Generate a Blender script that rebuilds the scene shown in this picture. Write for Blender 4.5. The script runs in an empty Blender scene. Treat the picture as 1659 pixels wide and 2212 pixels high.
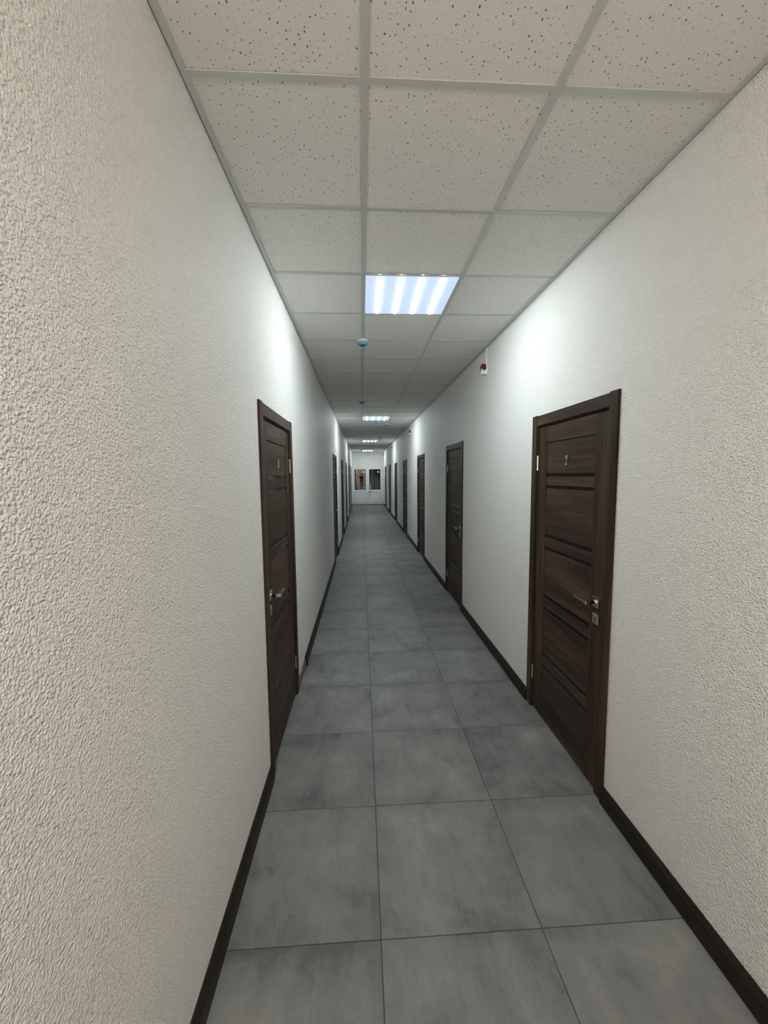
import bpy, bmesh, math, random
from mathutils import Vector, Matrix
random.seed(7)
S = bpy.context.scene
COL = S.collection

# ------------------------------------------------------------------ camera
F_PX, YAW, PITCH, ROLL, EYE = 876.99, 0.0543, -0.0933, -0.0092, 1.681
fw = Vector((math.sin(YAW) * math.cos(PITCH), math.cos(YAW) * math.cos(PITCH), math.sin(PITCH)))
r0 = Vector((math.cos(YAW), -math.sin(YAW), 0)); u0 = r0.cross(fw)
rt = math.cos(ROLL) * r0 + math.sin(ROLL) * u0
up = -math.sin(ROLL) * r0 + math.cos(ROLL) * u0
cd = bpy.data.cameras.new('camera'); cam = bpy.data.objects.new('camera', cd); COL.objects.link(cam)
cd.sensor_fit = 'VERTICAL'; cd.sensor_height = 24.0; cd.lens = 24.0 * F_PX / 2212.0
cd.clip_start = 0.01; cd.clip_end = 100
m = Matrix.Identity(4)
for i in range(3):
    m[i][0] = rt[i]; m[i][1] = up[i]; m[i][2] = -fw[i]
m[0][3], m[1][3], m[2][3] = 0, 0, EYE
cam.matrix_world = m
S.camera = cam

# ------------------------------------------------------------------ world, exposure, lamp levels
w = bpy.data.worlds.new('night'); S.world = w; w.use_nodes = True
w.node_tree.nodes['Background'].inputs[0].default_value = (0.01, 0.012, 0.015, 1)
w.node_tree.nodes['Background'].inputs[1].default_value = 0.2
S.view_settings.view_transform = 'Standard'
S.view_settings.look = 'None'
S.view_settings.gamma = 1.0
S.view_settings.use_curve_mapping = False
S.view_settings.exposure = 0.0
S.cycles.max_bounces = 14; S.cycles.diffuse_bounces = 9; S.cycles.glossy_bounces = 4; S.cycles.transparent_max_bounces = 8
S.cycles.caustics_reflective = False; S.cycles.caustics_refractive = False
COOL = (0.89, 1.0, 1.0)
WARM = (1.0, 0.86, 0.72)
STRIP_COOL = 215.0
DRUM = 35.0

# ------------------------------------------------------------------ dimensions
XL, XR = -0.522, 1.207
H = 2.872
Y0, Y1 = -4.2, 22.4
GA, GB = 0.027, 0.627          # ceiling main runners
GY = 1.351                     # one cross tee
FA, FT, FY = 0.047, 0.597, 1.321
RD = [1.862, 4.787, 7.758, 10.767, 13.786, 16.76, 19.80]
LD = [2.130, 7.540, 10.520, 13.400, 16.450, 19.400]
DW, DH = 0.95, 2.065           # outer casing size

# ------------------------------------------------------------------ materials
def newmat(name):
    mt = bpy.data.materials.new(name); mt.use_nodes = True
    nt = mt.node_tree; return mt, nt, nt.nodes['Principled BSDF']
def nd(nt, typ, **k):
    n = nt.nodes.new(typ)
    for a, b in k.items():
        if a in n.inputs.keys(): n.inputs[a].default_value = b
        else: setattr(n, a, b)
    return n
def lk(nt, a, b): nt.links.new(a, b)
def plain(name, col, rough=0.5, metal=0.0, spec=0.5, noise=0.0):
    mt, nt, b = newmat(name)
    b.inputs['Base Color'].default_value = (*col, 1); b.inputs['Roughness'].default_value = rough
    b.inputs['Metallic'].default_value = metal; b.inputs['Specular IOR Level'].default_value = spec
    if noise:
        tc = nd(nt, 'ShaderNodeTexCoord'); no = nd(nt, 'ShaderNodeTexNoise'); no.inputs['Scale'].default_value = 30
        no.inputs['Detail'].default_value = 4
        lk(nt, tc.outputs['Object'], no.inputs['Vector'])
        mr = nd(nt, 'ShaderNodeMapRange'); mr.inputs['To Min'].default_value = max(0, rough - noise); mr.inputs['To Max'].default_value = rough + noise
        lk(nt, no.outputs['Fac'], mr.inputs['Value']); lk(nt, mr.outputs['Result'], b.inputs['Roughness'])
    return mt
def emis(name, col, strength, base=0.8):
    mt, nt, b = newmat(name)
    b.inputs['Base Color'].default_value = (base, base, base, 1)
    b.inputs['Emission Color'].default_value = (*col, 1); b.inputs['Emission Strength'].default_value = strength
    return mt
def ramp(nt, stops):
    r = nd(nt, 'ShaderNodeValToRGB'); e = r.color_ramp.elements
    e[0].position, e[0].color = stops[0][0], (*stops[0][1], 1)
    e[1].position, e[1].color = stops[-1][0], (*stops[-1][1], 1)
    for p, c in stops[1:-1]:
        k = e.new(p); k.color = (*c, 1)
    return r
def rand_coords(nt, amount=37.0):
    """object coordinates shifted by the object's own random number"""
    tc = nd(nt, 'ShaderNodeTexCoord'); oi = nd(nt, 'ShaderNodeObjectInfo')
    mu = nd(nt, 'ShaderNodeMath', operation='MULTIPLY'); mu.inputs[1].default_value = amount
    lk(nt, oi.outputs['Random'], mu.inputs[0])
    ad = nd(nt, 'ShaderNodeVectorMath', operation='ADD')
    lk(nt, tc.outputs['Object'], ad.inputs[0]); lk(nt, mu.outputs[0], ad.inputs[1])
    return ad.outputs[0], oi

def mat_wall(name, col, strength=0.55):
    mt, nt, b = newmat(name)
    tc = nd(nt, 'ShaderNodeTexCoord')
    n1 = nd(nt, 'ShaderNodeTexNoise'); n1.inputs['Scale'].default_value = 175; n1.inputs['Detail'].default_value = 1.0; n1.inputs['Roughness'].default_value = 0.55
    n2 = nd(nt, 'ShaderNodeTexNoise'); n2.inputs['Scale'].default_value = 95; n2.inputs['Detail'].default_value = 2
    n2.inputs['Distortion'].default_value = 0.6
    for n in (n1, n2): lk(nt, tc.outputs['Object'], n.inputs['Vector'])
    a = nd(nt, 'ShaderNodeMath', operation='MULTIPLY_ADD'); a.inputs[1].default_value = 0.8
    lk(nt, n2.outputs['Fac'], a.inputs[0]); lk(nt, n1.outputs['Fac'], a.inputs[2])
    bp = nd(nt, 'ShaderNodeBump'); bp.inputs['Strength'].default_value = strength; bp.inputs['Distance'].default_value = 0.0088
    lk(nt, a.outputs[0], bp.inputs['Height']); lk(nt, bp.outputs['Normal'], b.inputs['Normal'])
    b.inputs['Base Color'].default_value = (*col, 1); b.inputs['Roughness'].default_value = 0.5
    b.inputs['Specular IOR Level'].default_value = 0.35
    return mt
def mat_wood(name, vertical):
    mt, nt, b = newmat(name)
    v, oi = rand_coords(nt)
    mp = nd(nt, 'ShaderNodeMapping')
    mp.inputs['Scale'].default_value = (60, 60, 2.2) if vertical else (60, 2.2, 60)
    lk(nt, v, mp.inputs['Vector'])
    n1 = nd(nt, 'ShaderNodeTexNoise'); n1.inputs['Scale'].default_value = 1.0; n1.inputs['Detail'].default_value = 5; n1.inputs['Roughness'].default_value = 0.65
    n1.inputs['Distortion'].default_value = 0.5
    lk(nt, mp.outputs[0], n1.inputs['Vector'])
    mp2 = nd(nt, 'ShaderNodeMapping')
    mp2.inputs['Scale'].default_value = (9, 9, 0.8) if vertical else (9, 0.8, 9)
    lk(nt, v, mp2.inputs['Vector'])
    n2 = nd(nt, 'ShaderNodeTexNoise'); n2.inputs['Scale'].default_value = 1.0; n2.inputs['Detail'].default_value = 3
    lk(nt, mp2.outputs[0], n2.inputs['Vector'])
    mx = nd(nt, 'ShaderNodeMath', operation='MULTIPLY_ADD'); mx.inputs[1].default_value = 0.6
    lk(nt, n2.outputs['Fac'], mx.inputs[0])
    sc = nd(nt, 'ShaderNodeMath', operation='MULTIPLY'); sc.inputs[1].default_value = 0.5
    lk(nt, n1.outputs['Fac'], sc.inputs[0]); lk(nt, sc.outputs[0], mx.inputs[2])
    rp = ramp(nt, [(0.38, (0.014, 0.0085, 0.0055)), (0.54, (0.038, 0.0232, 0.0150)), (0.72, (0.086, 0.054, 0.035))])
    lk(nt, mx.outputs[0], rp.inputs['Fac']); lk(nt, rp.outputs['Color'], b.inputs['Base Color'])
    b.inputs['Roughness'].default_value = 0.5; b.inputs['Specular IOR Level'].default_value = 0.2
    bp = nd(nt, 'ShaderNodeBump'); bp.inputs['Strength'].default_value = 0.15; bp.inputs['Distance'].default_value = 0.001
    lk(nt, n1.outputs['Fac'], bp.inputs['Height']); lk(nt, bp.outputs['Normal'], b.inputs['Normal'])
    return mt
def mat_floor_tile():
    mt, nt, b = newmat('concrete_look_porcelain')
    v, oi = rand_coords(nt, 61.0)
    def noise(scale, detail, rough, dist=0.0, stretch=(1, 1, 1)):
        mp = nd(nt, 'ShaderNodeMapping'); mp.inputs['Scale'].default_value = stretch
        lk(nt, v, mp.inputs['Vector'])
        n = nd(nt, 'ShaderNodeTexNoise'); n.inputs['Scale'].default_value = scale; n.inputs['Detail'].default_value = detail
        n.inputs['Roughness'].default_value = rough; n.inputs['Distortion'].default_value = dist
        lk(nt, mp.outputs[0], n.inputs['Vector']); return n.outputs['Fac']
    big = noise(3.0, 5, 0.62, 0.5)
    streak = noise(9.0, 6, 0.7, 0.8, (1.6, 0.5, 1))
    fine = noise(90.0, 4, 0.7)
    s1 = nd(nt, 'ShaderNodeMath', operation='MULTIPLY_ADD'); s1.inputs[1].default_value = 0.55
    h1 = nd(nt, 'ShaderNodeMath', operation='MULTIPLY'); h1.inputs[1].default_value = 0.33
    h2 = nd(nt, 'ShaderNodeMath', operation='MULTIPLY_ADD'); h2.inputs[1].default_value = 0.12
    lk(nt, streak, h1.inputs[0]); lk(nt, fine, h2.inputs[0]); lk(nt, h1.outputs[0], h2.inputs[2])
    lk(nt, big, s1.inputs[0]); lk(nt, h2.outputs[0], s1.inputs[2])
    rp = ramp(nt, [(0.35, (0.090, 0.093, 0.093)), (0.45, (0.150, 0.154, 0.154)), (0.54, (0.185, 0.189, 0.187)), (0.66, (0.245, 0.249, 0.246))])
    # the tile print is smudged darker towards its edges
    tc = nd(nt, 'ShaderNodeTexCoord'); sx = nd(nt, 'ShaderNodeSeparateXYZ'); lk(nt, tc.outputs['Object'], sx.inputs[0])
    edge = None
    for ax in (0, 1):
        ab = nd(nt, 'ShaderNodeMath', operation='ABSOLUTE'); lk(nt, sx.outputs[ax], ab.inputs[0])
        em = nd(nt, 'ShaderNodeMapRange', interpolation_type='SMOOTHSTEP'); em.inputs['From Min'].default_value = 0.19; em.inputs['From Max'].default_value = 0.30
        lk(nt, ab.outputs[0], em.inputs['Value'])
        if edge is None: edge = em.outputs['Result']
        else:
            mxm = nd(nt, 'ShaderNodeMath', operation='MAXIMUM'); lk(nt, edge, mxm.inputs[0]); lk(nt, em.outputs['Result'], mxm.inputs[1]); edge = mxm.outputs[0]
    en = nd(nt, 'ShaderNodeMath', operation='MULTIPLY'); lk(nt, edge, en.inputs[0]); lk(nt, streak, en.inputs[1])
    sb = nd(nt, 'ShaderNodeMath', operation='MULTIPLY_ADD'); sb.inputs[1].default_value = -0.11
    lk(nt, en.outputs[0], sb.inputs[0]); lk(nt, s1.outputs[0], sb.inputs[2])
    lk(nt, sb.outputs[0], rp.inputs['Fac'])
    hv = nd(nt, 'ShaderNodeHueSaturation')
    mr = nd(nt, 'ShaderNodeMapRange'); mr.inputs['To Min'].default_value = 0.93; mr.inputs['To Max'].default_value = 1.07
    lk(nt, oi.outputs['Random'], mr.inputs['Value']); lk(nt, mr.outputs['Result'], hv.inputs['Value'])
    lk(nt, rp.outputs['Color'], hv.inputs['Color']); lk(nt, hv.outputs['Color'], b.inputs['Base Color'])
    rr = nd(nt, 'ShaderNodeMapRange'); rr.inputs['To Min'].default_value = 0.42; rr.inputs['To Max'].default_value = 0.62
    lk(nt, streak, rr.inputs['Value']); lk(nt, rr.outputs['Result'], b.inputs['Roughness'])
    b.inputs['Specular IOR Level'].default_value = 0.35
    return mt
def mat_ceiling_tile():
    mt, nt, b = newmat('mineral_fibre_tile')
    v, oi = rand_coords(nt, 23.0)
    nz = nd(nt, 'ShaderNodeTexNoise'); nz.inputs['Scale'].default_value = 60; nz.inputs['Detail'].default_value = 2
    lk(nt, v, nz.inputs['Vector'])
    sub = nd(nt, 'ShaderNodeVectorMath', operation='MULTIPLY_ADD')
    sub.inputs[1].default_value = (0.012, 0.012, 0.0)
    lk(nt, nz.outputs['Color'], sub.inputs[0]); lk(nt, v, sub.inputs[2])
    mask = None
    for sc, lo, hi, sx in ((58.0, 0.05, 0.145, (1.0, 0.66, 0.0)), (110.0, 0.03, 0.13, (0.8, 1.0, 0.0))):
        mp = nd(nt, 'ShaderNodeMapping'); mp.inputs['Scale'].default_value = sx
        lk(nt, sub.outputs[0], mp.inputs['Vector'])
        vo = nd(nt, 'ShaderNodeTexVoronoi'); vo.voronoi_dimensions = '2D'; vo.inputs['Scale'].default_value = sc
        lk(nt, mp.outputs[0], vo.inputs['Vector'])
        sp = nd(nt, 'ShaderNodeSeparateColor'); lk(nt, vo.outputs['Color'], sp.inputs[0])
        th = nd(nt, 'ShaderNodeMapRange'); th.inputs['To Min'].default_value = lo * 0.2; th.inputs['To Max'].default_value = hi
        lk(nt, sp.outputs[0], th.inputs['Value'])
        lt = nd(nt, 'ShaderNodeMath', operation='SUBTRACT'); lk(nt, th.outputs['Result'], lt.inputs[0]); lk(nt, vo.outputs['Distance'], lt.inputs[1])
        ss = nd(nt, 'ShaderNodeMapRange', interpolation_type='SMOOTHSTEP'); ss.inputs['From Min'].default_value = 0.0; ss.inputs['From Max'].default_value = 0.05
        ss.inputs['To Max'].default_value = 0.95 if sc < 60 else 0.55
        lk(nt, lt.outputs[0], ss.inputs['Value'])
        if mask is None: mask = ss.outputs['Result']
        else:
            mm = nd(nt, 'ShaderNodeMath', operation='MAXIMUM'); lk(nt, mask, mm.inputs[0]); lk(nt, ss.outputs['Result'], mm.inputs[1]); mask = mm.outputs[0]
    mx = nd(nt, 'ShaderNodeMix', data_type='RGBA')
    mx.inputs[6].default_value = (0.82, 0.81, 0.785, 1); mx.inputs[7].default_value = (0.13, 0.125, 0.115, 1)
    lk(nt, mask, mx.inputs[0]); lk(nt, mx.outputs[2], b.inputs['Base Color'])
    fn = nd(nt, 'ShaderNodeTexNoise'); fn.inputs['Scale'].default_value = 260; fn.inputs['Detail'].default_value = 2
    lk(nt, v, fn.inputs['Vector'])
    hh = nd(nt, 'ShaderNodeMath', operation='MULTIPLY_ADD'); hh.inputs[1].default_value = -1.5
    lk(nt, mask, hh.inputs[0]); lk(nt, fn.outputs['Fac'], hh.inputs[2])
    bp = nd(nt, 'ShaderNodeBump'); bp.inputs['Strength'].default_value = 0.35; bp.inputs['Distance'].default_value = 0.002
    lk(nt, hh.outputs[0], bp.inputs['Height']); lk(nt, bp.outputs['Normal'], b.inputs['Normal'])
    b.inputs['Roughness'].default_value = 0.9; b.inputs['Specular IOR Level'].default_value = 0.15
    return mt
def mat_glass(name, refl, tint):
    mt, nt, b = newmat(name)
    nt.nodes.remove(b); out = nt.nodes['Material Output']
    g = nd(nt, 'ShaderNodeBsdfGlossy'); g.inputs['Roughness'].default_value = 0.0; g.inputs['Color'].default_value = (0.95, 0.95, 0.95, 1)
    t = nd(nt, 'ShaderNodeBsdfTransparent'); t.inputs['Color'].default_value = (*tint, 1)
    mx = nd(nt, 'ShaderNodeMixShader'); mx.inputs[0].default_value = refl
    lk(nt, t.outputs[0], mx.inputs[1]); lk(nt, g.outputs[0], mx.inputs[2]); lk(nt, mx.outputs[0], out.inputs['Surface'])
    return mt

M = dict(
    wall=mat_wall('textured_wall_paint', (0.82, 0.815, 0.795), 1.0),
    wall_plain=plain('smooth_white_plaster', (0.78, 0.78, 0.75), 0.7, noise=0.05),
    beige=mat_wall('beige_wall_paint', (0.42, 0.39, 0.385), 0.2),
    woodh=mat_wood('dark_walnut_horizontal_grain', False),
    woodv=mat_wood('dark_walnut_vertical_grain', True),
    dark=plain('door_core_dark', (0.012, 0.009, 0.007), 0.7),
    blackglass=plain('black_lacquer_glass', (0.002, 0.002, 0.002), 0.08, spec=0.22),
    tile=mat_floor_tile(),
    grout=plain('dark_grout', (0.045, 0.043, 0.038), 0.9, noise=0.05),
    ctile=mat_ceiling_tile(),
    tbar=plain('grey_painted_steel', (0.56, 0.59, 0.57), 0.33, spec=0.5, noise=0.05),
    void=plain('plenum_dark', (0.05, 0.05, 0.045), 0.9),
    skirt=plain('dark_brown_skirting', (0.015, 0.011, 0.008), 0.5, spec=0.22, noise=0.08),
    skirtbase=plain('brown_mounting_strip', (0.12, 0.082, 0.05), 0.5, noise=0.08),
    chrome=plain('polished_nickel', (0.72, 0.70, 0.67), 0.16, 1.0),
    nickel=plain('satin_nickel', (0.58, 0.56, 0.52), 0.34, 1.0),
    number=plain('brushed_numeral_metal', (0.50, 0.46, 0.42), 0.42, 0.5),
    chrdark=plain('dark_handle_neck', (0.02, 0.02, 0.02), 0.2, 0.6),
    white=plain('white_plastic', (0.74, 0.75, 0.74), 0.4, noise=0.05),
    pvc=plain('white_upvc', (0.75, 0.78, 0.80), 0.3, noise=0.05),
    gasket=plain('grey_gasket', (0.16, 0.17, 0.18), 0.6),
    teal=plain('teal_plastic_cover', (0.16, 0.36, 0.42), 0.25, spec=0.5),
    tealdark=plain('dark_teal_sensor', (0.015, 0.075, 0.11), 0.3),
    red=plain('dark_red_lens', (0.10, 0.004, 0.005), 0.15),
    frame=plain('white_steel_tray', (0.78, 0.80, 0.80), 0.45),
    diff=emis('backlit_diffuser', (0.62, 0.78, 1.0), 0.90, 0.08),
    strip=emis('led_strip_cool', COOL, STRIP_COOL),
    drum=emis('lit_opal_shade', WARM, DRUM),
    mirror=mat_glass('mirror_film_glass', 0.36, (0.12, 0.12, 0.12)),
    glass=mat_glass('clear_glass', 0.03, (0.86, 0.87, 0.86)),
    drape=plain('charcoal_drape', (0.42, 0.43, 0.42), 0.85, noise=0.05),
    cloth=plain('black_jacket_cloth', (0.012, 0.012, 0.014), 0.85),
    jeans=plain('grey_denim', (0.09, 0.10, 0.12), 0.85),
    skin=plain('skin', (0.50, 0.30, 0.22), 0.5),
    hair=plain('dark_hair', (0.015, 0.011, 0.009), 0.5),
    eye=plain('eye', (0.02, 0.015, 0.012), 0.2),
    shoe=plain('black_leather', (0.012, 0.012, 0.012), 0.4),
)

# ------------------------------------------------------------------ mesh helpers
class MB:
    """collects verts / faces; map(a, n, z) turns builder coordinates into mesh coordinates"""
    def __init__(s, side=None):
        s.v = []; s.f = []; s.side = side
    def mp(s, p):
        a, n, z = p
        if s.side == 'R': return (-n, a, z)
        if s.side == 'L': return (n, a, z)
        return (a, n, z)
    def add(s, vs, fs):
        o = len(s.v); s.v += [s.mp(p) for p in vs]; s.f += [tuple(o + i for i in f) for f in fs]
    def box(s, a0, a1, n0, n1, z0, z1):
        s.add([(a0, n0, z0), (a1, n0, z0), (a1, n1, z0), (a0, n1, z0), (a0, n0, z1), (a1, n0, z1), (a1, n1, z1), (a0, n1, z1)],
              [(0, 3, 2, 1), (4, 5, 6, 7), (0, 1, 5, 4), (1, 2, 6, 5), (2, 3, 7, 6), (3, 0, 4, 7)])
    def loft(s, rings, close=True, caps=True):
        k = len(rings[0]); vs = [p for r in rings for p in r]; fs = []
        for i in range(len(rings) - 1):
            for j in range(k if close else k - 1):
                q = (j + 1) % k
                fs.append((i * k + j, i * k + q, (i + 1) * k + q, (i + 1) * k + j))
        if caps:
            fs.append(tuple(range(k - 1, -1, -1))); fs.append(tuple((len(rings) - 1) * k + j for j in range(k)))
        s.add(vs, fs)
    def cbox(s, a0, a1, n0, n1, z0, z1, c=0.002):
        """box whose n1 face has chamfered edges"""
        r = lambda n, d: [(a0 + d, n, z0 + d), (a1 - d, n, z0 + d), (a1 - d, n, z1 - d), (a0 + d, n, z1 - d)]
        s.loft([r(n0, 0), r(n1 - c, 0), r(n1, c)])
    def tbox(s, x0, x1, y0, y1, z0, z1, c=0.0012):
        """box whose top face (z1) has chamfered edges"""
        r = lambda z, d: [(x0 + d, y0 + d, z), (x1 - d, y0 + d, z), (x1 - d, y1 - d, z), (x0 + d, y1 - d, z)]
        s.loft([r(z0, 0), r(z1 - math.copysign(c, z1 - z0), 0), r(z1, c)])
    def lathe(s, prof, n=20, c=(0, 0)):
        s.loft([[(c[0] + r * math.cos(2 * math.pi * i / n), c[1] + r * math.sin(2 * math.pi * i / n), z) for i in range(n)] for r, z in prof])
    def tube(s, pts, r, k=8):
        P = [Vector(p) for p in pts]; rings = []; up = None
        for i, p in enumerate(P):
            t = (P[min(i + 1, len(P) - 1)] - P[max(i - 1, 0)]).normalized()
            if up is None: up = t.orthogonal().normalized()
            up = (up - t * up.dot(t)).normalized(); b = t.cross(up)
            rr = r[i] if isinstance(r, (list, tuple)) else r
            rings.append([tuple(p + rr * (math.cos(2 * math.pi * j / k) * up + math.sin(2 * math.pi * j / k) * b)) for j in range(k)])
        s.loft(rings)
    def mesh(s, name, mat, smooth=False):
        me = bpy.data.meshes.new(name); me.from_pydata(s.v, [], s.f); me.update()
        bm = bmesh.new(); bm.from_mesh(me); bmesh.ops.recalc_face_normals(bm, faces=bm.faces); bm.to_mesh(me); bm.free()
        me.materials.append(M[mat])
        if smooth:
            for p in me.polygons: p.use_smooth = True
            try: me.set_sharp_from_angle(angle=math.radians(40))
            except Exception: pass
        return me
def obj(name, me, parent=None, loc=None):
    o = bpy.data.objects.new(name, me); COL.objects.link(o)
    if parent is not None: o.parent = parent
    if loc is not None: o.location = loc
    return o
def tag(o, label, cat, group=None, kind=None):
    o['label'] = label; o['category'] = cat
    if group: o['group'] = group
    if kind: o['kind'] = kind
    return o
def copy_tree(o, parent=None):
    c = o.copy(); COL.objects.link(c); c.parent = parent
    for ch in list(o.children): copy_tree(ch, c)
    return c

# ------------------------------------------------------------------ walls
def wall(name, side, doors, label):
    X = XR if side == 'R' else XL
    mb = MB(side); T = 0.14; top = H + 0.12
    edges = [Y0]
    for d in doors: edges += [d + 0.045, d + DW - 0.045]
    edges.append(Y1 + 0.14)
    for i in range(0, len(edges), 2):
        mb.box(edges[i], edges[i + 1], -T, 0, 0, top)
    for d in doors:
        mb.box(d + 0.045, d + DW - 0.045, -T, 0, DH - 0.04, top)
    o = obj(name, mb.mesh(name, 'wall'), loc=(X, 0, 0))
    return tag(o, label, 'wall', kind='structure')
wall('wall_left', 'L', LD, 'long off-white textured wall on the left with six dark doors')
wall('wall_right', 'R', RD, 'long off-white textured wall on the right with seven dark doors')

EX0, EX1, EZ = -0.508, 1.180, 2.09      # opening of the white double door
mb = MB(); T = 0.14
mb.box(XL, EX0, Y1, Y1 + T, 0, H + .12); mb.box(EX1, XR, Y1, Y1 + T, 0, H + .12); mb.box(EX0, EX1, Y1, Y1 + T, EZ, H + .12)
tag(obj('wall_end', mb.mesh('wall_end', 'wall_plain')), 'pale plastered end wall around and above the white double door', 'wall', kind='structure')
mb = MB(); mb.box(XL, XR, Y1 - 0.022, Y1, H - 0.126, H)
tag(obj('trim_1', mb.mesh('trim_1', 'wall_plain')), 'shallow white band under the ceiling on the end wall', 'trim', kind='structure')
mb = MB(); mb.box(XL - .14, XR + .14, Y0 - T, Y0, 0, H + .12)
tag(obj('wall_back', mb.mesh('wall_back', 'beige')), 'beige wall behind the photographer mirrored in the end door', 'wall', kind='structure')
mb = MB(); mb.cbox(XL, XR, Y0, Y0 + .016, 0, .11)
tag(obj('baseboard_back', mb.mesh('baseboard_back', 'white')), 'white skirting along the beige wall behind the photographer', 'baseboard', kind='structure')

# ------------------------------------------------------------------ floor
mb = MB(); mb.box(XL - .1, XR + .1, Y0 - .1, Y1 + 0.14, -0.10, -0.0015)
floor = tag(obj('floor', mb.mesh('floor', 'grout')), 'grey concrete-look square floor tiles with dark thin joints', 'floor', kind='structure')
J = 0.0028
cols = [(XL - .012, FA - J / 2), (FA + J / 2, FA + FT - J / 2), (FA + FT + J / 2, XR + .012)]
fm = []
for x0, x1 in cols:
    b = MB(); hx = (x1 - x0) / 2; hy = (FT - J) / 2
    b.tbox(-hx, hx, -hy, hy, -0.010, 0.0, 0.0009); fm.append(b.mesh('floor_tile', 'tile'))
k0 = math.ceil((Y0 - FY) / FT); k1 = int((Y1 - FY) / FT)
for k in range(k0, k1 + 1):
    ya, yb = FY + FT * k, FY + FT * (k + 1)
    for c, (x0, x1) in enumerate(cols):
        if yb > Y1 + 0.13: continue
        o = obj('tile', fm[c], floor, ((x0 + x1) / 2, (ya + yb) / 2, random.uniform(-.0004, 0.0002)))

# ------------------------------------------------------------------ ceiling
mb = MB(); mb.box(XL - .1, XR + .1, Y0 - .1, Y1 + .1, H + 0.10, H + 0.16)
ceil = tag(obj('ceiling', mb.mesh('ceiling', 'void')), 'suspended ceiling of speckled off-white tiles in a grey metal grid', 'ceiling', kind='structure')
TB = 0.012
LAMP_Y = [GY + 1.2 + 6.0 * k for k in range(4)]            # near edges of the lamp cells
WARM_Y = -1.25
ck0 = math.ceil((Y0 - GY) / 0.6); ck1 = int((Y1 - GY) / 0.6)
ccols = [(XL, GA), (GA, GB), (GB, XR)]
def lamp_cell(k, c):
    y = GY + .6 * k
    return c == 1 and any(abs(y - q) < .01 for q in LAMP_Y)
cm = []; tm = []
for x0, x1 in ccols:
    b = MB(); hx = (x1 - x0) / 2 - .003
    b.box(-hx, hx, -.297, .297, 0.0, 0.015); cm.append(b.mesh('ceiling_tile', 'ctile'))
    b = MB(); a = -(x1 - x0) / 2 + TB; z = (x1 - x0) / 2 - TB
    b.box(a, z, -TB, TB, -.0018, 0.0012); b.box(a, z, -.001, .001, 0.0012, .03)
    tm.append(b.mesh('cross_tee', 'tbar'))
for k in range(ck0 - 1, ck1 + 1):
    ya = GY + .6 * k
    for c, (x0, x1) in enumerate(ccols):
        if ya > Y0 and k > ck0 - 1:
            obj('cross_tee', tm[c], ceil, ((x0 + x1) / 2, ya, H))
        if lamp_cell(k, c): continue
        lo, hi = max(ya, Y0), min(ya + .6, Y1)
        if hi - lo < .55:
            if hi - lo < .05: continue
            b = MB(); b.box(-(x1 - x0) / 2 + .003, (x1 - x0) / 2 - .003, -(hi - lo) / 2 + .003, (hi - lo) / 2 - .003, 0, .015)
            me = b.mesh('ceiling_tile_cut', 'ctile')
        else: me = cm[c]
        o = obj('tile', me, ceil, ((x0 + x1) / 2, (lo + hi) / 2, H + 0.0016 + random.uniform(0, .0012)))
        o.rotation_euler = (random.uniform(-.002, .002), random.uniform(-.0015, .0015), 0)
for x in (GA, GB):
    b = MB(); b.box(x - TB, x + TB, Y0, Y1, H - .0024, H + .001); b.box(x - .001, x + .001, Y0, Y1, H + .001, H + .04)
    obj('main_runner', b.mesh('main_runner', 'tbar'), ceil)
for s, X in ((1, XL), (-1, XR)):
    b = MB(); e = X + s * .004; f = X + s * .024
    b.box(min(e, f), max(e, f), Y0, Y1, H - .0025, H + .0011); b.box(min(e, e + s * .001), max(e, e + s * .001), Y0, Y1, H, H + .02)
    obj('wall_angle', b.mesh('wall_angle', 'tbar'), ceil)
b = MB(); b.box(XL + .02, XR - .02, Y1 - .046, Y1 - .024, H - .0004, H + .0011); obj('wall_angle', b.mesh('wall_angle', 'tbar'), ceil)

# ------------------------------------------------------------------ skirting boards
def skirting(side, doors, extra):
    X = XR if side == 'R' else XL
    nm = 'right' if side == 'R' else 'left'
    root = obj('baseboard_' + nm, None, loc=(X, 0, 0))
    tag(root, 'dark brown skirting board along the foot of the %s wall' % nm, 'baseboard', kind='structure')
    e = [Y0]
    for d in doors: e += [d, d + DW]
    e.append(Y1)
    prof = [(0, 0), (.017, 0), (.021, .004), (.021, .062), (.018, .074), (.010, .084), (.006, .090), (0, .090)]
    for i in range(0, len(e), 2):
        a0, a1 = e[i], e[i + 1]
        if extra and i == 2: a0 = extra
        b = MB(side); b.loft([[(a, n, z) for n, z in prof] for a in (a0, a1)])
        obj('skirting_length', b.mesh('skirting_length', 'skirt'), root)
    if extra:
        a0 = e[2]; b = MB(side)
        b.box(a0, extra + .01, 0, .006, .0, .070); b.box(a0, extra, .006, .013, .012, .022); b.box(a0, extra, .006, .013, .046, .056)
        s = obj('mounting_strip', b.mesh('mounting_strip', 'skirtbase'), root); s['label'] = 'bare brown mounting strip'
    return root
skirting('R', RD, None)
skirting('L', LD, 3.47)

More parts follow.
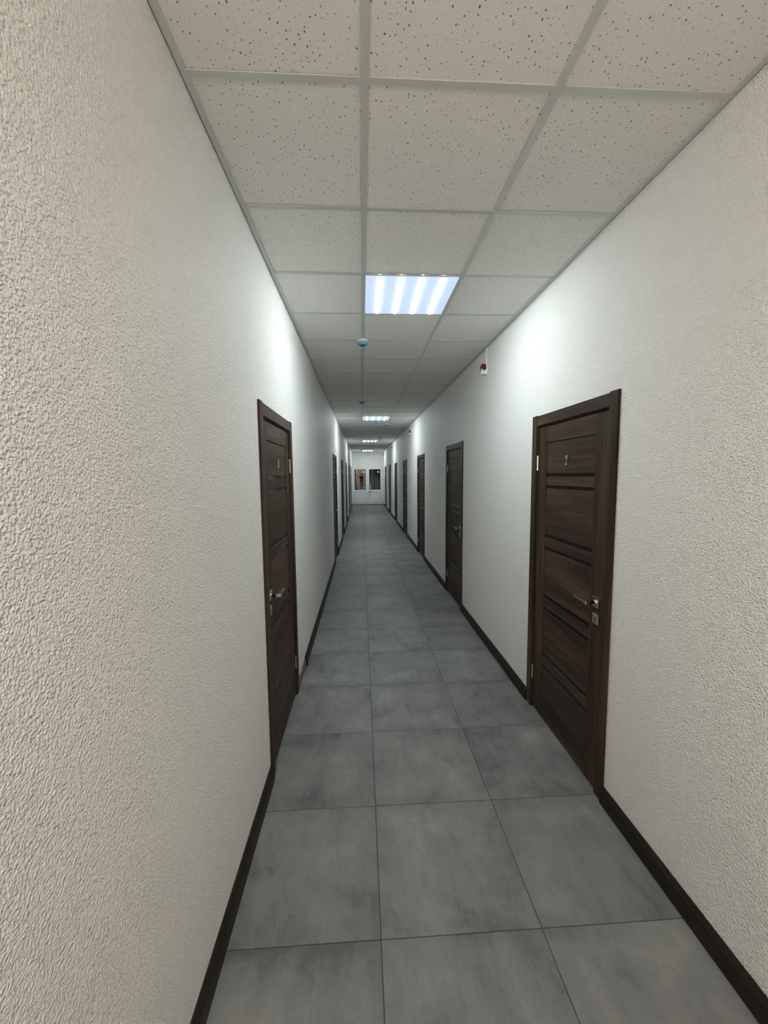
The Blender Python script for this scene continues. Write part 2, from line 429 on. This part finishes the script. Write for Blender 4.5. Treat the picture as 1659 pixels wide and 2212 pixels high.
# ------------------------------------------------------------------ interior doors
def stroke(mb, pts, wd, n0, n1):
    """flat ribbon through (a, z) points, extruded from n0 to n1; wd = width per point"""
    rings = []
    for i, p in enumerate(pts):
        q0 = pts[max(i - 1, 0)]; q1 = pts[min(i + 1, len(pts) - 1)]
        t = Vector((q1[0] - q0[0], q1[1] - q0[1])).normalized(); nrm = Vector((-t.y, t.x))
        h = wd[i] / 2
        l = (p[0] + nrm.x * h, p[1] + nrm.y * h); r = (p[0] - nrm.x * h, p[1] - nrm.y * h)
        rings.append([(l[0], n0, l[1]), (r[0], n0, r[1]), (r[0], n1, r[1]), (l[0], n1, l[1])])
    mb.loft(rings)
def digit_mesh(d, side):
    """numeral 0.05 m high centred on (0, 0); seen from the corridor"""
    b = MB(side); f = -1 if side == 'R' else 1      # reading direction along the wall
    if d == '2':
        pts = [(-.019, .018), (-.022, .026), (-.019, .036), (-.010, .0445), (.002, .0455), (.013, .040), (.018, .029), (.016, .016), (.008, .000), (-.004, -.016), (-.015, -.030), (-.020, -.040)]
        wd = [.009, .010, .010, .009, .010, .012, .012, .011, .009, .008, .008, .008]
        stroke(b, [(f * x, z) for x, z in pts], wd, 0, .006)
        stroke(b, [(f * x, z) for x, z in [(-.024, -.042), (-.006, -.041), (.010, -.043), (.019, -.042), (.023, -.030)]], [.010, .011, .011, .010, .005], 0, .006)
    elif d == '1':
        stroke(b, [(0, -.047), (0, .047)], [.011, .011], 0, .006)
        stroke(b, [(f * -.016, .026), (f * -.002, .042)], [.007, .010], 0, .006)
        stroke(b, [(-.014, -.045), (.014, -.045)], [.006, .006], 0, .0055)
    else:
        stroke(b, [(f * .008, -.047), (f * .008, .047)], [.011, .011], 0, .006)
        stroke(b, [(f * .006, .045), (f * -.022, -.018)], [.008, .008], 0, .0055)
        stroke(b, [(f * -.024, -.020), (f * .022, -.020)], [.009, .009], 0, .0058)
    b.v = [(x, y * .44, z * .58) for x, y, z in b.v]
    return b.mesh('room_number', 'number')
NF = 0.004       # recess of the leaf face behind the wall face
def door_proto(side, name, loc):
    X = XR if side == 'R' else XL
    root = obj(name, None, loc=loc)
    P = lambda nm, mat, par, fn, sm=False: (lambda b: (fn(b), obj(nm, b.mesh(nm, mat, sm), par))[1])(MB(side))
    cw, ct = 0.070, 0.012
    P('casing', 'woodv', root, lambda b: b.cbox(0, cw, 0, ct, 0, DH, .003))
    P('casing', 'woodv', root, lambda b: b.cbox(DW - cw, DW, 0, ct, 0, DH, .003))
    P('head_casing', 'woodh', root, lambda b: b.cbox(cw, DW - cw, 0, ct - .001, DH - .072, DH - .005, .002))
    P('jamb', 'woodv', root, lambda b: b.box(.047, cw + .006, -.10, -.0005, 0, DH - .06))
    P('jamb', 'woodv', root, lambda b: b.box(DW - cw - .006, DW - .047, -.10, -.0005, 0, DH - .06))
    P('jamb', 'woodh', root, lambda b: b.box(cw + .006, DW - cw - .006, -.10, -.0005, DH - .078, DH - .042))
    # leaf
    a0, a1 = cw + .009, DW - cw - .009; z0, z1 = .006, DH - .082
    leaf = P('leaf', 'dark', root, lambda b: b.box(a0 + .001, a1 - .001, -.044, -NF - .0105, z0 + .001, z1 - .001))
    st = .118
    s0, s1 = a0 + st, a1 - st
    P('stile', 'woodv', leaf, lambda b: b.cbox(a0, s0, -.0145, -NF, z0, z1, .0015))
    P('stile', 'woodv', leaf, lambda b: b.cbox(s1, a1, -.0145, -NF, z0, z1, .0015))
    P('top_rail', 'woodh', leaf, lambda b: b.cbox(s0, s1, -.0145, -NF - .0005, 1.876, z1, .0015))
    P('bottom_rail', 'woodh', leaf, lambda b: b.cbox(s0, s1, -.0145, -NF - .0005, z0, .158, .0015))
    # horizontal bars between black glass strips
    gl = [(.3645, .3835), (.444, .463), (.764, .784), (.846, .866), (1.174, 1.195), (1.253, 1.274), (1.581, 1.600), (1.655, 1.675)]
    zs = [.160] + [v for g in gl for v in g] + [1.874]
    for i in range(0, len(zs), 2):
        za, zb = zs[i], zs[i + 1]
        big = zb - za > .12
        P('panel' if big else 'slat', 'woodh', leaf,
          lambda b, za=za, zb=zb, big=big: b.cbox(s0 + .001, s1 - .001, -.0145, -NF - (.0035 if big else .0025), za + (.0015 if big else 0), zb - (.0015 if big else 0), .0012))
    for g in gl:
        P('glass_strip', 'blackglass', leaf, lambda b, g=g: b.box(s0 + .001, s1 - .001, -.0145, -NF - .0065, g[0] - .001, g[1] + .001))
    # hinges: a knuckle and two flaps, on the far jamb
    for zc in (1.745, .262):
        h = P('hinge', 'nickel', root, lambda b, zc=zc: b.tube([(a1 + .004, .001, zc - .05), (a1 + .004, .001, zc - .018)], .0062), True)
        P('knuckle', 'nickel', h, lambda b, zc=zc: b.tube([(a1 + .004, .001, zc - .0165), (a1 + .004, .001, zc + .0165)], .0062), True)
        P('knuckle', 'nickel', h, lambda b, zc=zc: b.tube([(a1 + .004, .001, zc + .018), (a1 + .004, .001, zc + .05)], .0062), True)
        P('flap', 'nickel', h, lambda b, zc=zc: b.box(a1 + .0075, a1 + .0085, -.030, -.002, zc - .05, zc + .05))
    # lever handle on a square rosette, lock plate below
    hz, ha = 1.008, a0 + .052
    hd = P('handle', 'chrome', root, lambda b: b.cbox(ha - .027, ha + .027, -NF - .001, -NF + .010, hz - .027, hz + .027, .002))
    P('neck', 'chrdark', hd, lambda b: b.tube([(ha, -NF + .008, hz), (ha, .030, hz)], .0095, 14), True)
    P('collar', 'chrome', hd, lambda b: b.tube([(ha, -NF + .009, hz), (ha, -NF + .017, hz)], .0125, 16), True)
    def lever(b):
        rr = lambda a, hn, h: [(a, .050 - hn, hz - h), (a, .050 + hn, hz - h), (a, .050 + hn, hz + h), (a, .050 - hn, hz + h)]
        b.loft([rr(ha - .010, .008, .008), rr(ha - .008, .0105, .0105), rr(ha + .012, .0105, .0105), rr(ha + .022, .006, .0085), rr(ha + .120, .005, .008), rr(ha + .128, .004, .0065)])
        b.box(ha - .0085, ha + .0085, .028, .042, hz - .0085, hz + .0085)
    P('lever', 'chrome', hd, lever)
    lz = .918
    lp = P('lock_plate', 'nickel', root, lambda b: b.cbox(ha - .026, ha + .026, -NF - .001, -NF + .007, lz - .027, lz + .027, .002))
    P('keyhole', 'dark', lp, lambda b: (b.tube([(ha, -NF + .006, lz + .007), (ha, -NF + .0076, lz + .007)], .005, 12), b.box(ha - .002, ha + .002, -NF + .006, -NF + .0075, lz - .012, lz + .006)))
    P('cylinder', 'chrome', lp, lambda b: b.tube([(ha, -NF + .006, lz + .012), (ha, -NF + .0085, lz + .012)], .0035, 10), True)
    return root
ORD = ['nearest', 'second', 'third', 'fourth', 'fifth', 'sixth', 'seventh']
n = 0
for side, ds, word in (('R', RD, 'right'), ('L', LD, 'left')):
    X = XR if side == 'R' else XL
    proto = None
    for i, d in enumerate(ds):
        n += 1
        if proto is None:
            proto = o = door_proto(side, 'door_%d' % n, (X, d, 0))
        else:
            o = copy_tree(proto); o.name = 'door_%d' % n; o.location = (X, d, 0)
        if i == 0: lab = 'dark brown door with black glass strips and numeral %s, nearest on the %s wall' % ('2' if side == 'R' else '1', word)
        elif i == len(ds) - 1: lab = 'dark brown door on the %s wall, farthest one, beside the white end door' % word
        else: lab = 'dark brown door with black glass strips, %s from the camera on the %s wall' % (ORD[i], word)
        tag(o, lab, 'door', 'dark doors along the corridor', 'structure')
    num = {'R': [(0, '2'), (1, '4')], 'L': [(0, '1')]}[side]
    for i, dg in num:
        par = [o for o in bpy.data.objects if o.get('category') == 'door' and abs(o.location.y - ds[i]) < .001 and abs(o.location.x - X) < .001][0]
        lf = [c for c in par.children if c.name.split('.')[0] == 'leaf'][0]
        q = obj('room_number', digit_mesh(dg, side), lf, ((NF - .0005) * (1 if side == 'R' else -1), .487, 1.752))

# ------------------------------------------------------------------ white double door at the end
root = obj('door_14', None, loc=(0, Y1, 0))
tag(root, 'white half-glazed double door closing the far end of the corridor', 'door', kind='structure')
def P(nm, mat, par, fn, sm=False):
    b = MB(); fn(b); return obj(nm, b.mesh(nm, mat, sm), par)
def ring(b, x0, x1, z0, z1, wd, n0, n1, wb=None, wl=None, wr=None):
    wl = wl or wd; wr = wr or wd; wb = wd if wb is None else wb
    b.box(x0, x0 + wl, n0, n1, z0, z1); b.box(x1 - wr, x1, n0, n1, z0, z1)
    b.box(x0 + wl, x1 - wr, n0, n1, z1 - wd, z1)
    if wb: b.box(x0 + wl, x1 - wr, n0, n1, z0, z0 + wb)
P('frame', 'pvc', root, lambda b: ring(b, EX0 + .001, EX1 - .001, 0, EZ - .001, .055, -.004, .07, 0))
P('threshold', 'gasket', root, lambda b: b.box(EX0 + .056, EX1 - .056, -.002, .07, 0, .022))
leaves = [(-.448, .322, -.382, .244, 'mirror'), (.330, 1.120, .413, 1.043, 'glass')]
for i, (x0, x1, g0, g1, gm) in enumerate(leaves):
    def lf(b):
        b.box(x0, g0, -.020, .05, .026, 2.028); b.box(g1, x1, -.020, .05, .026, 2.028)
        b.box(g0, g1, -.020, .05, 1.950, 2.028); b.box(g0, g1, -.020, .05, .708, .826); b.box(g0, g1, -.020, .05, .026, .105)
    L = P('leaf', 'pvc', root, lf)
    P('gasket', 'gasket', L, lambda b: (ring(b, g0, g1, .826, 1.950, .012, -.016, .03), ring(b, g0, g1, .105, .708, .012, -.016, .03)))
    pn = P('glass_pane', gm, L, lambda b: b.box(g0 + .004, g1 - .004, .004, .010, .830, 1.946))
    pn['label'] = 'mirror-like glass pane' if gm == 'mirror' else 'clear glass pane onto the dark'
    P('panel', 'pvc', L, lambda b: b.cbox(g0 + .008, g1 - .008, .030, -.006, .113, .700, -.004) if False else b.box(g0 + .010, g1 - .010, -.004, .03, .115, .698))
    sx = .132 if i == 0 else .92
    P('sticker', 'white', L, lambda b: b.box(sx - .05, sx + .05, .0025, .0038, 1.762, 1.83))
    hx = x0 - .004 if i == 0 else x1 + .004
    for hz in (.22, 1.22, 1.86):
        P('hinge', 'pvc', L, lambda b: b.tube([(hx, -.034, hz - .06), (hx, -.034, hz + .06)], .014, 10), True)
    if i == 1:
        P('pull_handle', 'pvc', L, lambda b: b.tube([(.368, -.018, 1.135), (.40, -.055, 1.135), (.445, -.085, 1.125), (.475, -.10, 1.09), (.485, -.105, 1.03), (.485, -.105, .88), (.475, -.10, .82), (.445, -.085, .785), (.40, -.055, .775), (.368, -.018, .775)], .017, 10), True)
        lk_ = P('lock_cylinder', 'nickel', L, lambda b: b.tube([(.40, -.018, .70), (.40, -.034, .70)], .020, 12), True)
        P('key_ring', 'nickel', lk_, lambda b: b.tube([(.43 + .035 * math.cos(t * math.pi / 6), -.036, .66 + .040 * math.sin(t * math.pi / 6)) for t in range(13)], .004, 6), True)
P('meeting_strip', 'gasket', root, lambda b: b.box(.3225, .3295, -.010, .04, .03, 2.02))

# drape in the dark beyond the glass
b = MB(); N = 150; fr = []; bk = []
for i in range(N + 1):
    x = -.5 + 1.68 * i / N
    y = .05 * math.sin(x * 38) + .025 * math.sin(x * 71 + 1) + .02 * math.sin(x * 17 + 2)
    fr.append((x, y - .004)); bk.append((x, y + .004))
loop = fr + bk[::-1]
b.loft([[(x, y, z) for x, y in loop] for z in (0.02, 1.0, 2.3)])
tag(obj('drape', b.mesh('drape', 'drape', True), loc=(0, Y1 + 0.75, 0)), 'charcoal folded drape hanging in the dark behind the end door glass', 'drape')
mb = MB(); mb.box(XL - .14, XR + .14, Y1 + .14, Y1 + 1.2, -.10, 0.0)
tag(obj('floor_beyond', mb.mesh('floor_beyond', 'grout')), 'dark floor on the far side of the white end door', 'floor', kind='structure')

# ------------------------------------------------------------------ recessed ceiling lamps
def lamp_proto():
    root = obj('ceiling_lamp', None)
    h = .2965
    P('tray', 'frame', root, lambda b: (ring2(b, h)))
    P('diffuser', 'diff', root, lambda b: b.box(-.284, .284, -.284, .284, -.007, .004))
    for x in (-.195, -.065, .065, .195):
        P('led_strip', 'strip', root, lambda b: b.loft([[(x - .0085, y, -.0065), (x + .0085, y, -.0065), (x + .0060, y, -.011), (x - .0060, y, -.011)] for y in (-.272, .272)]))
    return root
def ring2(b, h):
    b.box(-h, h, -h, -.284, -.001, .05); b.box(-h, h, .284, h, -.001, .05)
    b.box(-h, -.284, -.284, .284, -.001, .05); b.box(.284, h, -.284, .284, -.001, .05)
    b.box(-h, h, -h, h, .05, .055)
lamp = None
for i, y in enumerate(LAMP_Y):
    lamp = o = lamp_proto() if i == 0 else copy_tree(lamp)
    o.location = ((GA + GB) / 2, y + .3, H + .0016)
    lab = ['square ceiling lamp with four bright strips, nearest and largest of the row', 'square ceiling lamp with four bright strips, second of the row',
           'square ceiling lamp with four bright strips, third of the row', 'square ceiling lamp with four bright strips, last before the end door'][i]
    tag(o, lab, 'ceiling lamp', 'recessed lamps along the ceiling')
# opal drum pendant behind the photographer
root = obj('pendant_lamp', None, loc=(-.14, WARM_Y, 0))
tag(root, 'warm opal drum pendant lamp hanging behind the photographer', 'pendant lamp')
P('shade', 'drum', root, lambda b: b.lathe([(.24, 2.22), (.29, 2.225), (.30, 2.24), (.30, 2.42), (.29, 2.435), (.24, 2.44)], 36), True)
P('rod', 'white', root, lambda b: b.tube([(0, 0, 2.44), (0, 0, H - .02)], .008))
P('canopy', 'white', root, lambda b: b.lathe([(.02, H - .03), (.05, H - .02), (.055, H - .001)], 20), True)

# ------------------------------------------------------------------ smoke detectors
def detector_proto():
    root = obj('smoke_detector', None)
    P('base', 'white', root, lambda b: b.lathe([(.036, 0), (.047, -.002), (.050, -.008), (.050, -.016), (.047, -.018)], 28), True)
    cv = P('cover', 'teal', root, lambda b: b.lathe([(.047, -.0175), (.049, -.021), (.048, -.026), (.042, -.036), (.034, -.044), (.030, -.045)], 28), True)
    P('sensor_window', 'tealdark', cv, lambda b: b.lathe([(.026, -.0445), (.024, -.049), (.014, -.051), (.006, -.0515)], 24), True)
    for k in range(6):
        t = math.pi * k / 3 + .26
        P('vent_rib', 'tealdark', cv, lambda b: b.tube([(.0475 * math.cos(t), .0475 * math.sin(t), -.027), (.036 * math.cos(t), .036 * math.sin(t), -.0425)], .002, 6))
    return root
det = None
DP = [(GA, 3.751, 'teal and white smoke detector on the ceiling grid, nearest to the camera'), (GA, 6.751, 'round smoke detector on the left ceiling runner before the second lamp'),
      (GB, 9.80, 'round smoke detector on the right ceiling runner just past the second lamp'), (GB, 13.30, 'round smoke detector on the right ceiling runner just before the third lamp'),
      (GA, 19.35, 'round smoke detector on the left ceiling runner before the last lamp'), (.33, 21.75, 'small round smoke detector between the last lamp and the end wall')]
for i, (x, y, lab) in enumerate(DP):
    det = o = detector_proto() if i == 0 else copy_tree(det)
    o.location = (x, y, H - .0005)
    tag(o, lab, 'smoke detector', 'smoke detectors on the ceiling')

# ------------------------------------------------------------------ alarm sounders on the right wall
def sounder_proto():
    root = obj('alarm_sounder', None)
    def PR(nm, mat, par, fn, sm=False):
        b = MB('R'); fn(b); return obj(nm, b.mesh(nm, mat, sm), par)
    def rr(w_, z0, z1, r):
        pts = []
        for cx, cz, t0 in ((w_ - r, z1 - r, 0), (-w_ + r, z1 - r, 90), (-w_ + r, z0 + r, 180), (w_ - r, z0 + r, 270)):
            for k in range(4):
                t = math.radians(t0 + 30 * k); pts.append((cx + r * math.cos(t), cz + r * math.sin(t)))
        return pts
    ext = lambda b, pts, n0, n1, c=.003: b.loft([[(a, n_, z) for a, z in pts] for n_ in (n0, n1 - c)] + [[(a * .93, n1, z * .95) for a, z in pts]])
    PR('back_plate', 'white', root, lambda b: ext(b, rr(.050, -.056, .056, .012), 0, .010))
    def arch(b):
        outer = [(.047 * math.cos(math.radians(t)), .006 + .047 * math.sin(math.radians(t))) for t in range(-20, 201, 20)]
        inner = [(.024 * math.cos(math.radians(t)), .006 + .020 * math.sin(math.radians(t))) for t in range(200, -21, -20)]
        b.loft([[(a, .010, z) for a, z in outer + inner], [(a, .038, z) for a, z in outer + inner], [(a * .92, .045, z * .93) for a, z in outer + inner]])
    PR('red_lens', 'red', root, arch)
    PR('horn_block', 'white', root, lambda b: b.cbox(-.020, .020, .010, .046, -.048, .010, .004))
    PR('lower_cover', 'white', root, lambda b: b.cbox(-.044, .044, .010, .026, -.052, -.016, .006))
    return root
snd = None
SP = [(3.95, 'nearest'), (9.90, 'second'), (15.85, 'third'), (21.75, 'last')]
for i, (y, wd) in enumerate(SP):
    snd = o = sounder_proto() if i == 0 else copy_tree(snd)
    o.location = (XR, y, 2.672)
    tag(o, 'small red and white alarm sounder high on the right wall, %s of the row' % wd, 'alarm sounder', 'alarm sounders on the right wall')
    b = MB('R'); b.cbox(-.012, .012, 0, .010, 2.728, H - .003, .0015)
    c = obj('cable_duct', b.mesh('cable_duct', 'white'), loc=(XR, y - .02, 0))
    tag(c, 'thin white cable duct from the ceiling to the %s alarm sounder' % wd, 'cable duct', 'ducts above the sounders')

# ------------------------------------------------------------------ the photographer, seen only mirrored in the end door
def skinned(name, chains, subdiv=2):
    """chains: lists of (x, y, z, rx, ry); points with equal coordinates are shared"""
    idx = {}; vs = []; rad = []; ed = []
    for ch in chains:
        prev = None
        for x, y, z, rx, ry in ch:
            k = (round(x, 4), round(y, 4), round(z, 4))
            if k not in idx: idx[k] = len(vs); vs.append(k); rad.append((rx, ry))
            if prev is not None and prev != idx[k]: ed.append((prev, idx[k]))
            prev = idx[k]
    me = bpy.data.meshes.new(name); me.from_pydata(vs, ed, []); me.update()
    o = bpy.data.objects.new(name, me); COL.objects.link(o)
    o.modifiers.new('skin', 'SKIN')
    if not me.skin_vertices: me.skin_vertices.new(name='')
    sv = me.skin_vertices[0].data
    for i, r in enumerate(rad): sv[i].radius = r; sv[i].use_root = (i == 0)
    sd = o.modifiers.new('sub', 'SUBSURF'); sd.levels = sd.render_levels = subdiv
    dg = bpy.context.evaluated_depsgraph_get()
    res = bpy.data.meshes.new_from_object(o.evaluated_get(dg))
    bpy.data.objects.remove(o)
    for p in res.polygons: p.use_smooth = True
    return res
PY = -.45
ch = [[(0, 0, .96, .15, .10), (0, 0, 1.12, .135, .095), (0, .01, 1.30, .16, .105), (0, 0, 1.42, .12, .085), (0, .01, 1.50, .055, .055), (0, .025, 1.57, .058, .07), (0, .03, 1.65, .075, .092), (0, .025, 1.72, .070, .085), (0, .02, 1.765, .04, .05)],
      [(0, .03, 1.65, .075, .092), (0, .118, 1.640, .012, .012), (0, .134, 1.628, .010, .010)]]
for s_ in (-1, 1):
    ch.append([(0, 0, 1.42, .12, .085), (s_ * .165, -.01, 1.415, .062, .062), (s_ * .225, .16, 1.24, .046, .046), (s_ * .16, .22, 1.36, .040, .040), (s_ * .085, .29, 1.52, .028, .028), (s_ * .062, .335, 1.585, .034, .018)])
    ch.append([(0, 0, .96, .15, .10), (s_ * .095, 0, .90, .088, .088), (s_ * .105, .015, .50, .056, .058), (s_ * .105, .0, .38, .054, .056), (s_ * .105, -.015, .09, .038, .042), (s_ * .108, .05, .045, .042, .036), (s_ * .112, .15, .032, .038, .026)])
    ch.append([(s_ * .074, .02, 1.645, .010, .016), (s_ * .084, .012, 1.655, .008, .02)])       # ear
    for k, zf in enumerate((1.590, 1.609, 1.628, 1.646)):                                        # fingers around the phone's back
        L = (.8, .95, 1.0, .9)[k]
        ch.append([(s_ * .060, .335, zf - .012, .009, .009), (s_ * .052, .385, zf, .0085, .0085), (s_ * .036, .405, zf + .004, .008, .008), (s_ * (.036 - .026 * L), .408, zf + .006, .007, .007)])
    ch.append([(s_ * .058, .335, 1.59, .011, .011), (s_ * .040, .345, 1.620, .010, .010), (s_ * .022, .362, 1.640, .008, .008)])   # thumb on the screen side
me = skinned('person', ch)
for nm in ('cloth', 'jeans', 'skin', 'shoe'): me.materials.append(M[nm])
for p in me.polygons:
    x, y, z = p.center
    if z < .075: i = 3
    elif z < .97: i = 1
    elif z > 1.50 and abs(x) < .10: i = 2
    elif y > .275 and z > 1.46: i = 2
    else: i = 0
    p.material_index = i
per = obj('person', me, loc=(0, PY, 0))
tag(per, 'photographer in black jacket and grey jeans holding up a phone', 'person')
b = MB(); N = 20
rings = []
for t in range(0, 9):
    a = math.radians(88 - t * 14); rr_ = math.cos(a)
    rings.append([(.088 * rr_ * math.cos(2 * math.pi * i / N), .012 + (.104 * rr_ * math.sin(2 * math.pi * i / N) if math.sin(2 * math.pi * i / N) < 0 else (.092 * rr_ if t < 6 else .03) * math.sin(2 * math.pi * i / N)), 1.70 + .098 * math.sin(a) - (.03 if math.sin(2 * math.pi * i / N) < -.2 and t > 5 else 0)) for i in range(N)])
b.loft(rings); obj('hair', b.mesh('hair', 'hair', True), per)
for s_ in (-1, 1):
    b = MB(); b.lathe([(.002, -.011), (.008, -.008), (.011, 0), (.008, .008), (.002, .011)], 12, (s_ * .03, .106))
    e = obj('eye', b.mesh('eye', 'eye', True), per, (0, 0, 1.662))
b = MB(); b.cbox(-.036, .036, .366, .3735, 1.575, 1.722, .001); b.box(-.030, -.006, .3735, .376, 1.690, 1.716)
tag(obj('phone', b.mesh('phone', 'shoe'), loc=(0, PY, 0)), 'black phone held up in front of the photographer', 'phone')
